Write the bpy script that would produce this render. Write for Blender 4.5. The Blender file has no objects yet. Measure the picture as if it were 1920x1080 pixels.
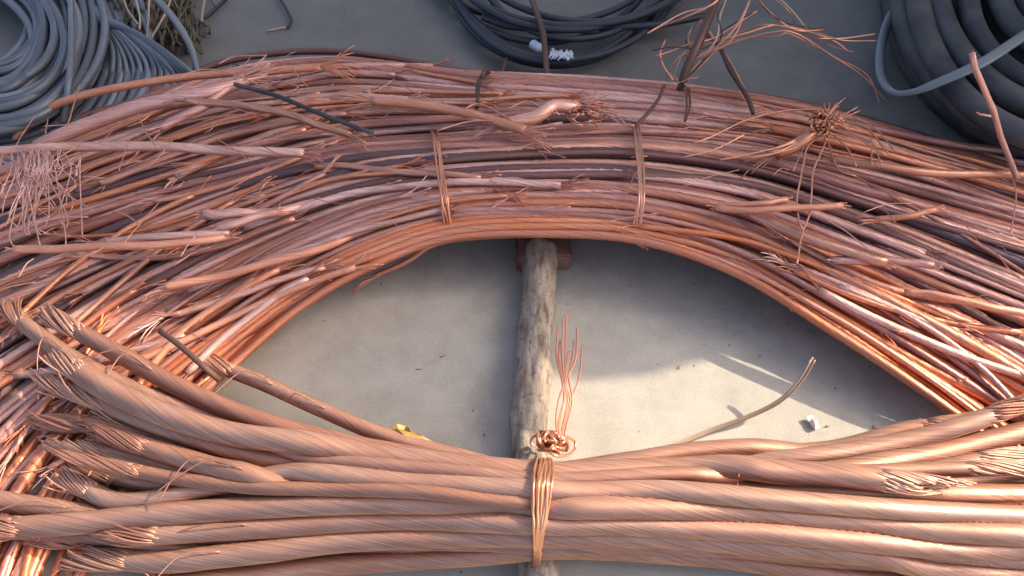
import bpy, math, random
import numpy as np
from mathutils import Vector
random.seed(11); RS = np.random.RandomState(5)
S = bpy.context.scene
R = math.radians
# ------------------------------------------------------------------ camera
PITCH = R(52); CH = 1.0; TH = 0.6
cam_d = bpy.data.cameras.new('camera'); cam = bpy.data.objects.new('camera', cam_d)
S.collection.objects.link(cam); S.camera = cam
cam.location = (0, 0, CH); cam.rotation_euler = (R(90) - PITCH, 0, 0)
cam_d.sensor_width = 36; cam_d.lens = 30; cam_d.clip_start = 0.02; cam_d.clip_end = 500
S.render.resolution_x = 1024; S.render.resolution_y = 576
# ------------------------------------------------------------------ light
SUN_EL, SUN_AZ = R(36.5), R(16)          # azimuth measured from +X towards +Y (far side)
w = bpy.data.worlds.new('World'); S.world = w; w.use_nodes = True
nt = w.node_tree; nt.nodes.clear()
sky = nt.nodes.new('ShaderNodeTexSky'); sky.sky_type = 'NISHITA'; sky.sun_disc = False
sky.sun_elevation = SUN_EL; sky.sun_rotation = R(90) - SUN_AZ
sky.air_density = .7; sky.dust_density = 5.0; sky.ozone_density = 0.1
bg = nt.nodes.new('ShaderNodeBackground'); bg.inputs['Strength'].default_value = 0.15
ow = nt.nodes.new('ShaderNodeOutputWorld')
nt.links.new(sky.outputs[0], bg.inputs[0]); nt.links.new(bg.outputs[0], ow.inputs[0])
sl = bpy.data.lights.new('sun', 'SUN'); sl.energy = 2.6; sl.angle = R(0.5); sl.color = (1.0, .86, .66)
so = bpy.data.objects.new('sun', sl); S.collection.objects.link(so)
SUNV = Vector((math.cos(SUN_EL)*math.cos(SUN_AZ), math.cos(SUN_EL)*math.sin(SUN_AZ), math.sin(SUN_EL)))
so.rotation_euler = SUNV.to_track_quat('Z', 'Y').to_euler(); so.location = SUNV*6
S.view_settings.view_transform = 'Standard'; S.view_settings.look = 'None'
S.view_settings.exposure = 1.3; S.view_settings.gamma = 1
# ------------------------------------------------------------------ helpers
cp, sp = math.cos(PITCH), math.sin(PITCH)
def at(x, y, z=0.0):
    a = (x-960)/960*TH; b = -(y-540)/960*TH
    d = np.array([a, cp + b*sp, -sp + b*cp])
    s = (z-CH)/d[2]
    return np.array([0, 0, CH]) + d*s
def spline(P, n):
    P = np.asarray(P, float); m = len(P)
    if m == 2: return P[0] + (P[1]-P[0])*np.linspace(0, 1, n)[:, None]
    Q = np.vstack([2*P[0]-P[1], P, 2*P[-1]-P[-2]])
    t = np.linspace(0, m-1-1e-9, n); i = t.astype(int); f = (t-i)[:, None]
    a, b, c, d = Q[i], Q[i+1], Q[i+2], Q[i+3]
    return .5*((2*b)+(c-a)*f+(2*a-5*b+4*c-d)*f**2+(3*b-a-3*c+d)*f**3)
def resample(P, step):
    P = np.asarray(P, float)
    L = np.r_[0, np.cumsum(np.linalg.norm(np.diff(P, axis=0), axis=1))]
    n = max(3, int(L[-1]/step)+1); s = np.linspace(0, L[-1], n)
    return np.stack([np.interp(s, L, P[:, k]) for k in range(3)], 1), s
def frames(P):
    T = np.gradient(P, axis=0); T /= np.linalg.norm(T, axis=1)[:, None]+1e-12
    up = np.array([0, 0, 1.]); N = up - (T@up)[:, None]*T
    bad = np.linalg.norm(N, axis=1) < .2
    N[bad] = np.array([1., 0, 0]) - (T[bad]@np.array([1., 0, 0]))[:, None]*T[bad]
    N /= np.linalg.norm(N, axis=1)[:, None]+1e-12
    return T, N, np.cross(T, N)
class MB:
    def __init__(s): s.v = []; s.f = []; s.uv = []; s.n = 0
    def tube(s, P, rad, lobes=0, sides=6, lay=.12, depth=.16, step=.012, cap=True, flat=1.0, taper=None, phase=None):
        P, L = resample(P, step); T, N, B = frames(P); m = len(P)
        k = lobes*2 if lobes else sides
        a = np.arange(k)*2*math.pi/k
        prof = np.ones(k)
        if lobes: prof[1::2] = 1-depth
        tw = (L/lay*2*math.pi if lobes else 0*L) + (random.random()*6.28 if phase is None else phase)
        r = np.ones(m)*rad if np.isscalar(rad) else np.interp(np.linspace(0, 1, m), np.linspace(0, 1, len(rad)), rad)
        A = a[None, :]+tw[:, None]
        V = P[:, None, :] + (r[:, None]*prof[None, :]*np.cos(A)*flat)[..., None]*N[:, None, :] + (r[:, None]*prof[None, :]*np.sin(A)/flat)[..., None]*B[:, None, :]
        b = s.n; s.v.append(V.reshape(-1, 3)); s.n += m*k
        i = np.arange(m-1)[:, None]*k; j = np.arange(k)[None, :]; j2 = (j+1) % k
        F = np.stack([b+i+j, b+i+j2, b+i+k+j2, b+i+k+j], -1).reshape(-1, 4)
        s.f.append(F)
        u0 = np.broadcast_to(j/k, (m-1, k)); u1 = np.broadcast_to((j+1)/k, (m-1, k))
        v0 = np.broadcast_to(L[:-1, None], (m-1, k)); v1 = np.broadcast_to(L[1:, None], (m-1, k))
        s.uv.append(np.stack([np.stack([u0, v0], -1), np.stack([u1, v0], -1), np.stack([u1, v1], -1), np.stack([u0, v1], -1)], 2).reshape(-1, 2))
        if cap:
            for e, ring in ((0, np.arange(k)[::-1]), (m-1, np.arange(k))):
                tt = T[e]*(-1 if e == 0 else 1)
                c = P[e]+tt*rad_at(r, e)*.25
                s.v.append(c[None, :]); ci = s.n; s.n += 1
                rr = b+e*k+ring
                q = np.stack([rr, np.roll(rr, -1), np.full(k, ci), np.full(k, ci)], -1)
                s.f.append(q); s.uv.append(np.tile([[.1, 0], [.2, 0], [.15, .01], [.15, .01]], (k, 1)))
    def poly(s, V, F):
        V = np.asarray(V, float); b = s.n; s.v.append(V); s.n += len(V)
        for f in F:
            g = [b+x for x in f]
            if len(g) == 3: g = g+[g[2]]
            s.f.append(np.array([g])); s.uv.append(np.array([[0, 0], [1, 0], [1, 1], [0, 1]], float))
    def build(s, name, mat, parent=None, origin=None, smooth=True):
        V = np.concatenate(s.v); F = np.concatenate(s.f); UV = np.concatenate(s.uv)
        if parent is not None:
            o = np.array(parent.matrix_world_loc if hasattr(parent, 'matrix_world_loc') else ORG[parent.name])
            V = V-o; org = o
        else:
            org = np.array(origin) if origin is not None else np.array([V[:, 0].mean(), V[:, 1].mean(), V[:, 2].min()])
            V = V-org
        tri = F[:, 2] == F[:, 3]
        tot = np.where(tri, 3, 4); keep = np.ones((len(F), 4), bool); keep[tri, 3] = False
        me = bpy.data.meshes.new(name)
        me.vertices.add(len(V)); me.vertices.foreach_set('co', V.astype(np.float32).ravel())
        li = F[keep]; me.loops.add(len(li)); me.loops.foreach_set('vertex_index', li.astype(np.int32))
        me.polygons.add(len(F))
        me.polygons.foreach_set('loop_start', (np.cumsum(tot)-tot).astype(np.int32))
        me.update(calc_edges=True)
        uvl = me.uv_layers.new(name='UVMap'); uvl.data.foreach_set('uv', UV.reshape(-1, 4, 2)[keep].astype(np.float32).ravel())
        me.polygons.foreach_set('use_smooth', np.full(len(F), smooth))
        me.validate(); me.materials.append(mat)
        ob = bpy.data.objects.new(name, me); S.collection.objects.link(ob)
        ORG[ob.name] = org
        if parent is not None: ob.parent = parent
        else: ob.location = org
        return ob
def rad_at(r, e): return r[e]
ORG = {}
def empty(name, loc):
    o = bpy.data.objects.new(name, None); S.collection.objects.link(o); o.location = loc
    o.empty_display_size = .05; ORG[o.name] = np.array(loc, float); return o
def tag(o, label=None, cat=None, group=None, kind=None):
    for k, v in (('label', label), ('category', cat), ('group', group), ('kind', kind)):
        if v: o[k] = v
    return o
# ------------------------------------------------------------------ materials
def newmat(name):
    m = bpy.data.materials.new(name); m.use_nodes = True
    n = m.node_tree; b = n.nodes['Principled BSDF']; return m, n, b
def nd(n, t, **kw):
    x = n.nodes.new(t)
    for k, v in kw.items(): setattr(x, k, v)
    return x
def ramp(n, stops):
    r = n.nodes.new('ShaderNodeValToRGB'); e = r.color_ramp.elements
    while len(e) < len(stops): e.new(.5)
    for q, (p, c) in zip(e, stops): q.position = p; q.color = (*c, 1)
    return r
def strand_mat(name, cols, metallic=.55, rough=.42, dirt=(.16, .08, .06), dirt_amt=.5, streak=.35, bump=.25, us=40, vs=3):
    m, n, b = newmat(name); L = n.links.new
    oi = nd(n, 'ShaderNodeObjectInfo'); rp = ramp(n, cols); L(oi.outputs['Random'], rp.inputs[0])
    tc = nd(n, 'ShaderNodeTexCoord')
    # streaks that follow the lay of the strands
    mp = nd(n, 'ShaderNodeMapping'); mp.inputs['Scale'].default_value = (us, vs, 1); L(tc.outputs['UV'], mp.inputs[0])
    add = nd(n, 'ShaderNodeVectorMath', operation='ADD'); L(mp.outputs[0], add.inputs[0])
    sc = nd(n, 'ShaderNodeVectorMath', operation='SCALE'); sc.inputs[0].default_value = (37, 91, 13); L(oi.outputs['Random'], sc.inputs['Scale']); L(sc.outputs[0], add.inputs[1])
    n1 = nd(n, 'ShaderNodeTexNoise'); n1.inputs['Scale'].default_value = 1; n1.inputs['Detail'].default_value = 3; L(add.outputs[0], n1.inputs['Vector'])
    r1 = ramp(n, [(.3, (1-streak,)*3), (.7, (1+streak*.5,)*3)]); L(n1.outputs[0], r1.inputs[0])
    mx = nd(n, 'ShaderNodeMixRGB', blend_type='MULTIPLY'); mx.inputs[0].default_value = 1
    L(rp.outputs[0], mx.inputs[1]); L(r1.outputs[0], mx.inputs[2])
    # tarnish patches
    n2 = nd(n, 'ShaderNodeTexNoise'); n2.inputs['Scale'].default_value = 9; n2.inputs['Detail'].default_value = 5; n2.inputs['Roughness'].default_value = .65
    ad2 = nd(n, 'ShaderNodeVectorMath', operation='ADD'); L(tc.outputs['Object'], ad2.inputs[0]); L(sc.outputs[0], ad2.inputs[1]); L(ad2.outputs[0], n2.inputs['Vector'])
    r2 = ramp(n, [(.42, (0, 0, 0)), (.75, (dirt_amt,)*3)]); L(n2.outputs[0], r2.inputs[0])
    mx2 = nd(n, 'ShaderNodeMixRGB'); L(r2.outputs[0], mx2.inputs[0]); L(mx.outputs[0], mx2.inputs[1]); mx2.inputs[2].default_value = (*dirt, 1)
    L(mx2.outputs[0], b.inputs['Base Color'])
    b.inputs['Metallic'].default_value = metallic
    r3 = ramp(n, [(.3, (rough-.1,)*3), (.75, (rough+.22,)*3)]); L(n2.outputs[0], r3.inputs[0]); L(r3.outputs[0], b.inputs['Roughness'])
    if bump:
        bp = nd(n, 'ShaderNodeBump'); bp.inputs['Strength'].default_value = bump; bp.inputs['Distance'].default_value = .0012
        L(n1.outputs[0], bp.inputs['Height']); L(bp.outputs[0], b.inputs['Normal'])
    return m
PINK = [(0, (.82, .42, .34)), (.13, (.44, .17, .13)), (.28, (.93, .58, .49)), (.42, (.64, .30, .24)), (.56, (.88, .49, .41)), (.68, (.30, .12, .10)), (.82, (.86, .37, .22)), (1, (.93, .61, .53))]
M_pink = strand_mat('copper_pink', PINK, metallic=.42, rough=.40, dirt=(.26, .10, .07), dirt_amt=.7, streak=.45, us=30, vs=2)
M_inner = strand_mat('copper_orange', [(0, (.78, .29, .16)), (.3, (.84, .36, .21)), (.5, (.62, .27, .18)), (.75, (.80, .25, .10)), (1, (.82, .42, .30))], metallic=.55, rough=.36, dirt=(.62, .17, .05), dirt_amt=.85, streak=.45, us=30, vs=2)
M_dark = strand_mat('copper_tarnished', [(0, (.17, .085, .08)), (.5, (.26, .12, .10)), (1, (.12, .085, .10))], metallic=.4)
M_big = strand_mat('copper_cable', [(0, (.57, .31, .22)), (.2, (.69, .41, .30)), (.4, (.46, .22, .15)), (.6, (.63, .34, .23)), (.8, (.52, .29, .22)), (1, (.66, .36, .24))], metallic=.5, rough=.34, dirt=(.40, .17, .11), dirt_amt=.6, streak=.4, bump=.3, us=90, vs=1.5)
M_wire = strand_mat('bare_copper_wire', [(0, (.75, .38, .27)), (1, (.70, .30, .18))], metallic=.6, rough=.35, us=6)
M_bright = strand_mat('bright_copper_wire', [(0, (.85, .38, .20)), (1, (.85, .45, .28))], metallic=.8, rough=.28, dirt_amt=.15, us=6)
M_rust = strand_mat('orange_oxidised_copper', [(0, (.80, .33, .19)), (1, (.84, .40, .27))], metallic=.35, dirt=(.40, .16, .09), dirt_amt=.7, streak=.4)
M_grey = strand_mat('grey_wire', [(0, (.19, .215, .25)), (.5, (.11, .125, .15)), (1, (.27, .295, .33))], metallic=.3, rough=.45, dirt=(.08, .08, .09), bump=.1, us=10)
M_black = strand_mat('black_cable', [(0, (.020, .023, .035)), (1, (.035, .04, .055))], metallic=0, rough=.5, dirt=(.09, .09, .10), dirt_amt=.5, streak=.1, bump=.08, us=6)
M_thick = strand_mat('thick_black_cable', [(0, (.022, .023, .027)), (1, (.055, .054, .06))], metallic=0, rough=.66, dirt=(.15, .14, .13), dirt_amt=.8, streak=.3, bump=.25, us=6, vs=14)
M_pale = strand_mat('pale_strap', [(0, (.19, .21, .23)), (1, (.24, .26, .27))], metallic=0, rough=.6, dirt=(.2, .2, .2), bump=.05, us=5)
M_brown = strand_mat('rusty_wire', [(0, (.10, .055, .045)), (1, (.16, .08, .06))], metallic=.3, rough=.6, us=5)
M_tan = strand_mat('tan_wire', [(0, (.36, .25, .18)), (1, (.40, .28, .20))], metallic=.2, rough=.5, us=5)
M_straw = strand_mat('straw_wire', [(0, (.50, .42, .32)), (1, (.58, .40, .30))], metallic=.1, rough=.6, us=5)

def concrete():
    m, n, b = newmat('concrete'); L = n.links.new
    tc = nd(n, 'ShaderNodeTexCoord')
    def noise(sc, det, rough=.6):
        x = nd(n, 'ShaderNodeTexNoise'); x.inputs['Scale'].default_value = sc; x.inputs['Detail'].default_value = det; x.inputs['Roughness'].default_value = rough
        L(tc.outputs['Object'], x.inputs['Vector']); return x
    a = noise(1.6, 6); r = ramp(n, [(.3, (.36, .33, .28)), (.5, (.44, .405, .345)), (.7, (.50, .465, .40))]); L(a.outputs[0], r.inputs[0])
    c = noise(14, 8, .7); rc = ramp(n, [(.25, (.72,)*3), (.6, (1.05,)*3)]); L(c.outputs[0], rc.inputs[0])
    m1 = nd(n, 'ShaderNodeMixRGB', blend_type='MULTIPLY'); m1.inputs[0].default_value = .8; L(r.outputs[0], m1.inputs[1]); L(rc.outputs[0], m1.inputs[2])
    d = noise(3.1, 7, .7); rd = ramp(n, [(.52, (0,)*3), (.72, (.6,)*3)]); L(d.outputs[0], rd.inputs[0])
    m2 = nd(n, 'ShaderNodeMixRGB'); L(rd.outputs[0], m2.inputs[0]); L(m1.outputs[0], m2.inputs[1]); m2.inputs[2].default_value = (.22, .19, .16, 1)
    v = nd(n, 'ShaderNodeTexVoronoi'); v.inputs['Scale'].default_value = 26; v.inputs['Randomness'].default_value = 1; L(tc.outputs['Object'], v.inputs['Vector'])
    rv = ramp(n, [(.035, (.75,)*3), (.06, (0,)*3)]); L(v.outputs['Distance'], rv.inputs[0])
    m3 = nd(n, 'ShaderNodeMixRGB'); L(rv.outputs[0], m3.inputs[0]); L(m2.outputs[0], m3.inputs[1]); m3.inputs[2].default_value = (.10, .09, .085, 1)
    # fine sand grit
    g = noise(420, 2); rg = ramp(n, [(.3, (.86,)*3), (.7, (1.08,)*3)]); L(g.outputs[0], rg.inputs[0])
    m4 = nd(n, 'ShaderNodeMixRGB', blend_type='MULTIPLY'); m4.inputs[0].default_value = 1; L(m3.outputs[0], m4.inputs[1]); L(rg.outputs[0], m4.inputs[2])
    sx = nd(n, 'ShaderNodeSeparateXYZ'); L(tc.outputs['Object'], sx.inputs[0])  # far-side shade painted into the concrete: darker, cooler multiply with distance
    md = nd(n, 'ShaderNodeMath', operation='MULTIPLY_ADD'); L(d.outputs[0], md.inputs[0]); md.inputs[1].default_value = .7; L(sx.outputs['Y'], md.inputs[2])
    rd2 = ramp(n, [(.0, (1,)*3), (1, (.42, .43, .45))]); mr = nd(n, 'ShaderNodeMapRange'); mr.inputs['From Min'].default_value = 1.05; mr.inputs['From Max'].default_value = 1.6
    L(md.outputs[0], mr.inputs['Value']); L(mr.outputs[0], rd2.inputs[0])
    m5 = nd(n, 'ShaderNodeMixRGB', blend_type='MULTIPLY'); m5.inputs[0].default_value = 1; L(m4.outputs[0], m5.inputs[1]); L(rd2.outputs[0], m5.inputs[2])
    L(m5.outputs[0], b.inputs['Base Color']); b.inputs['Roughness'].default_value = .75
    bp = nd(n, 'ShaderNodeBump'); bp.inputs['Strength'].default_value = .22; bp.inputs['Distance'].default_value = .0012
    ma = nd(n, 'ShaderNodeMath', operation='ADD'); L(c.outputs[0], ma.inputs[0]); L(g.outputs[0], ma.inputs[1]); L(ma.outputs[0], bp.inputs['Height']); L(bp.outputs[0], b.inputs['Normal'])
    return m
def bark():
    m, n, b = newmat('peeled_wood'); L = n.links.new
    tc = nd(n, 'ShaderNodeTexCoord')
    mp = nd(n, 'ShaderNodeMapping'); mp.inputs['Scale'].default_value = (110, 26, 110); L(tc.outputs['Object'], mp.inputs[0])
    a = nd(n, 'ShaderNodeTexNoise'); a.inputs['Scale'].default_value = 1; a.inputs['Detail'].default_value = 6; L(mp.outputs[0], a.inputs['Vector'])
    r = ramp(n, [(.30, (.12, .085, .06)), (.42, (.23, .18, .135)), (.58, (.32, .27, .215)), (.8, (.42, .37, .31))]); L(a.outputs[0], r.inputs[0])
    v = nd(n, 'ShaderNodeTexNoise'); v.inputs['Scale'].default_value = 120; v.inputs['Detail'].default_value = 4; L(tc.outputs['Object'], v.inputs['Vector'])
    rv = ramp(n, [(.55, (0,)*3), (.66, (.6,)*3)]); L(v.outputs[0], rv.inputs[0])
    mx = nd(n, 'ShaderNodeMixRGB'); L(rv.outputs[0], mx.inputs[0]); L(r.outputs[0], mx.inputs[1]); mx.inputs[2].default_value = (.12, .08, .06, 1)
    L(mx.outputs[0], b.inputs['Base Color']); b.inputs['Roughness'].default_value = .8
    bp = nd(n, 'ShaderNodeBump'); bp.inputs['Strength'].default_value = .7; bp.inputs['Distance'].default_value = .004; L(a.outputs[0], bp.inputs['Height']); L(bp.outputs[0], b.inputs['Normal'])
    return m
def plain(name, col, rough=.7, sc=30, var=.3):
    m, n, b = newmat(name); L = n.links.new
    tc = nd(n, 'ShaderNodeTexCoord'); a = nd(n, 'ShaderNodeTexNoise'); a.inputs['Scale'].default_value = sc; a.inputs['Detail'].default_value = 6
    L(tc.outputs['Object'], a.inputs['Vector'])
    r = ramp(n, [(.3, tuple(c*(1-var) for c in col)), (.7, tuple(min(1, c*(1+var)) for c in col))]); L(a.outputs[0], r.inputs[0]); L(r.outputs[0], b.inputs['Base Color'])
    b.inputs['Roughness'].default_value = rough
    bp = nd(n, 'ShaderNodeBump'); bp.inputs['Strength'].default_value = .4; bp.inputs['Distance'].default_value = .002; L(a.outputs[0], bp.inputs['Height']); L(bp.outputs[0], b.inputs['Normal'])
    return m
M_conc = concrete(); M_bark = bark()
M_brick = plain('brick', (.20, .10, .075)); M_leaf = plain('yellow_leaf', (.46, .28, .09), .7, 40, .5); M_white = plain('off_white', (.75, .70, .62), .7, 60, .1)
M_blocker = plain('blocker_grey', (.35, .33, .30)); M_tag = plain('pale_tag', (.55, .60, .68), .5, 80, .15); M_litter = plain('dry_litter', (.13, .10, .06), .9, 60, .5)
# ------------------------------------------------------------------ ground
bmv = []; NX = 60
g = MB(); xs = np.linspace(-40, 40, 9); F = []
V = [(x, y, 0) for y in xs for x in xs]
g.poly(V, [(j*9+i, j*9+i+1, (j+1)*9+i+1, (j+1)*9+i) for j in range(8) for i in range(8)])
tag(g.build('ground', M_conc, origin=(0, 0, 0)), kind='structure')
# added unseen blocker right of the frame, outline projected back from the wanted shade edges
X0 = 2.1
def q(p):
    s = (X0-p[0])/SUNV.x
    return (p[1]+s*SUNV.y, s*SUNV.z)
edge = [(X0, .60)] + [tuple(at(x, y)[:2]) for x, y in [(2050, 715), (1750, 690), (1600, 665), (1480, 652), (1330, 668), (1190, 705), (1090, 715), (985, 690), (905, 725), (900, 775), (930, 835), (945, 868), (780, 866), (560, 850), (440, 800), (350, 730), (250, 665), (60, 640), (-120, 640)]]
pts = [q((x, y)) for x, y in edge]
pts = [(pts[0][0], 0)] + pts[1:] + [(pts[-1][0], 7), (12, 7), (12, 0)]
n = len(pts); V = [(X0, y, z) for y, z in pts] + [(X0+.015, y, z) for y, z in pts]
import bmesh
bm = bmesh.new(); vs = [bm.verts.new(v) for v in V]
bm.faces.new(vs[:n]); bm.faces.new(vs[n:][::-1])
for i in range(n): bm.faces.new([vs[i], vs[n+i], vs[n+(i+1) % n], vs[(i+1) % n]])
bmesh.ops.recalc_face_normals(bm, faces=bm.faces); bmesh.ops.triangulate(bm, faces=bm.faces)
me = bpy.data.meshes.new('shade_blocker'); bm.to_mesh(me); bm.free(); me.materials.append(M_blocker)
blocker = bpy.data.objects.new('shade_blocker', me); S.collection.objects.link(blocker)
tag(blocker, 'added unseen shade blocker beyond the right edge, outline cut to shade the far half', 'screen', kind='structure')
# ------------------------------------------------------------------ frayed ends
def frayed(mb, P, rad, end, nw=20, length=.035, wr=.0011, splay=.5):
    P = np.asarray(P); T, N, B = frames(P)
    e = -1 if end else 0
    t = T[e]*(1 if end else -1); p = P[e]
    for i in range(nw):
        a = random.random()*6.283; rr = rad*math.sqrt(random.random())*.95
        d = N[e]*math.cos(a)+B[e]*math.sin(a); s = np.cross(t, d)
        l = length*random.uniform(.3, 1.15); k = splay*random.uniform(.0, 1.0)
        pts = [p - t*.012 + d*rr*.9, p + d*rr + t*l*.3 + s*l*.12, p + d*(rr+l*k*.35) + t*l*.75 + s*l*.25, p + d*(rr+l*k*.6) + t*l + s*l*.3 + np.array([0, 0, -l*.05])]
        pts = [np.array([x[0], x[1], max(x[2], .002)]) for x in pts]
        mb.tube(spline(pts, 7), wr, sides=5, step=l/5)
def brush(mb, P, rad, end):
    '''the last centimetres of a stranded cable: its wires still side by side, cut to ragged lengths'''
    P = np.asarray(P); T, N, B = frames(P)
    e = -1 if end else 0
    t = T[e]*(1 if end else -1); p = P[e]; fl = random.uniform(-.5, .08); base = random.uniform(.035, .085)
    slant = random.uniform(-1, 1)*.55; sgn = 1 if end else -1
    for ring, n, rr in ((0, 38, .99), (1, 22, .70), (2, 10, .36)):
        for i in range(n):
            a = i/n*6.283+random.uniform(-.05, .05)
            l = base*random.uniform(.82, 1.06)*(1+slant*math.cos(a)); pts = []
            off = random.uniform(.004, .022); gap = random.uniform(-.06, .05) if random.random() < .93 else random.uniform(.2, 1.4)
            for k in range(6):
                f = k/5; an = a+sgn*f*l/(rad*21)*6.283
                R_ = rad*rr*(1+fl*f*f+gap*f*f)
                R_ *= min(1, .86+.14*(f*l/.022)) if ring == 0 else 1
                pts.append(p+t*(l*f-off)+(N[e]*math.cos(an)*.9+B[e]*math.sin(an)/.9)*R_)
            pts = [np.array([x[0], x[1], max(x[2], .002)]) for x in pts]
            mb.tube(spline(pts, 8), .00115, sides=5, step=l/6)
def px(pts, z):
    out = []
    for i, p in enumerate(pts):
        zz = p[2] if len(p) > 2 else z
        out.append(at(p[0], p[1], zz))
    return out
# ------------------------------------------------------------------ big arched coils
def smooth_noise(n, amp, knots=5):
    k = RS.randn(knots)*amp
    return np.interp(np.linspace(0, knots-1, n), np.arange(knots), k)
def family(root, stations, zprof, count, rad, mats, layers, drift=.05, amp=5, t_pow=1.0, cutL=None, cutR=None, cutp=.3, lobes=10, name='cable', messy=.3):
    """stations: (inner xy, outer xy) from left end to right end; zprof: base height and pile height per station"""
    ns = len(stations); mid = ns/2
    I = np.array([s[0] for s in stations], float); O = np.array([s[1] for s in stations], float)
    for c in range(count):
        lay = c % layers
        t = (c//layers+.5+random.uniform(-.3, .3))/math.ceil(count/layers)
        t = min(1, max(0, t))
        dl, dr = random.gauss(0, drift), random.gauss(0, drift)
        u = np.linspace(-1, 1, ns)
        cen = 1-np.abs(u)
        tt = t + np.where(u < 0, -u*dl, u*dr)
        tt = np.clip(tt, -.03, 1.03)
        P = I+(O-I)*tt[:, None]
        loose = (.25+np.abs(u)**1.3*2.2)
        nx = smooth_noise(ns, amp, 6)*loose
        D = O-I; D /= np.linalg.norm(D, axis=1)[:, None]
        P = P + D*nx[:, None]
        if random.random() < messy:      # a strand that wanders across its neighbours
            k0 = random.uniform(0, ns); P = P + D*(random.choice((-1, 1))*random.uniform(15, 45)*np.exp(-((np.arange(ns)-k0)/1.6)**2)*np.clip(np.abs(u)*2.2, 0, 1))[:, None]
        f = (lay+.5)/layers
        prof = np.sqrt(np.clip(1-(2*np.clip(t, 0, 1)-1)**2, .06, 1))
        z = np.array([zb+zh*f*(.45+.55*prof) for zb, zh in zprof]) + smooth_noise(ns, .003, 6)*loose
        z = np.maximum(z, rad*1.1)
        W = np.array([at(x, y, zz) for (x, y), zz in zip(P, z)])
        W = spline(W, 90)
        a0, a1 = 0, 90; cutl = cutr = False
        if cutL and random.random() < cutp: a0 = int(90*random.uniform(*cutL)); cutl = True
        if cutR and random.random() < cutp: a1 = int(90*random.uniform(*cutR)); cutr = True
        W = W[a0:a1]
        r = rad*random.choice((random.uniform(.6, .9), random.uniform(.85, 1.2), random.uniform(1.0, 1.5)))
        mb = MB(); mb.tube(W, r, lobes=lobes, lay=r*30, step=.012, depth=.13)
        m = random.choice(mats)
        if callable(m): m = m(t)
        ob = mb.build(name, m, root)
        for flag, e in ((cutl, 0), (cutr, 1)):
            if flag:
                fb = MB(); W2, _ = resample(W, .01); frayed(fb, W2, r, e, 12, .03, .0009, .6)
                tag(fb.build('frayed_end', m, ob), kind='stuff')
A_ST = [((90, 1230), (-560, 800)), ((115, 1110), (-450, 700)), ((165, 990), (-300, 600)), ((240, 880), (-130, 510)), ((330, 775), (50, 435)), ((430, 683), (230, 372)), ((560, 577), (430, 315)),
        ((690, 503), (640, 265)), ((835, 448), (830, 254)), ((1010, 434), (1010, 246)), ((1195, 446), (1195, 243)), ((1380, 503), (1420, 264)), ((1560, 600), (1640, 317)), ((1710, 693), (1860, 378)), ((1850, 790), (2080, 442)), ((1990, 900), (2300, 520))]
A_Z = [(.006, .02), (.006, .025), (.008, .03), (.01, .035), (.015, .04), (.02, .05), (.035, .055), (.055, .06), (.068, .06), (.07, .06), (.065, .06), (.055, .055), (.042, .05), (.028, .045), (.012, .035), (.008, .03)]
coilA = empty('copper_coil', tuple(at(1010, 434, 0)))
tag(coilA, 'wide inner arch of orange-pink stranded copper cables tied twice, resting beyond the log end', 'copper coil')
def amat(t): return M_inner if t < .33+random.uniform(-.15, .15) else (M_dark if random.random() < .17 else M_pink)
family(coilA, A_ST, A_Z, 140, .0058, [amat], 5, drift=.10, amp=8, cutL=(.08, .4), cutR=(.75, .93), cutp=.25, messy=.42)
B_ST = [((-230, 560), (-260, 400)), ((-130, 525), (-150, 350)), ((50, 450), (20, 285)), ((230, 385), (230, 205)), ((430, 320), (430, 128)), ((640, 270), (640, 106)), ((880, 254), (890, 137)), ((1010, 252), (1010, 144)),
        ((1195, 254), (1290, 165)), ((1420, 272), (1540, 208)), ((1640, 325), (1760, 272)), ((1860, 388), (1930, 322)), ((2100, 475), (2130, 392))]
B_Z = [(.01, .03), (.01, .03), (.012, .035), (.02, .04), (.025, .05), (.03, .06), (.03, .07), (.03, .07), (.03, .07), (.03, .06), (.02, .05), (.012, .04), (.01, .03)]
coilB = empty('copper_coil', tuple(at(1010, 150, 0)))
tag(coilB, 'outer arch of dusty pink copper cables along the far side, bound by two rusty wires', 'copper coil')
family(coilB, B_ST, B_Z, 72, .0063, [lambda t: M_dark if random.random() < .08 else M_pink], 4, drift=.15, amp=10, cutL=(.06, .42), cutR=(.7, .93), cutp=.38, messy=.6)
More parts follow.
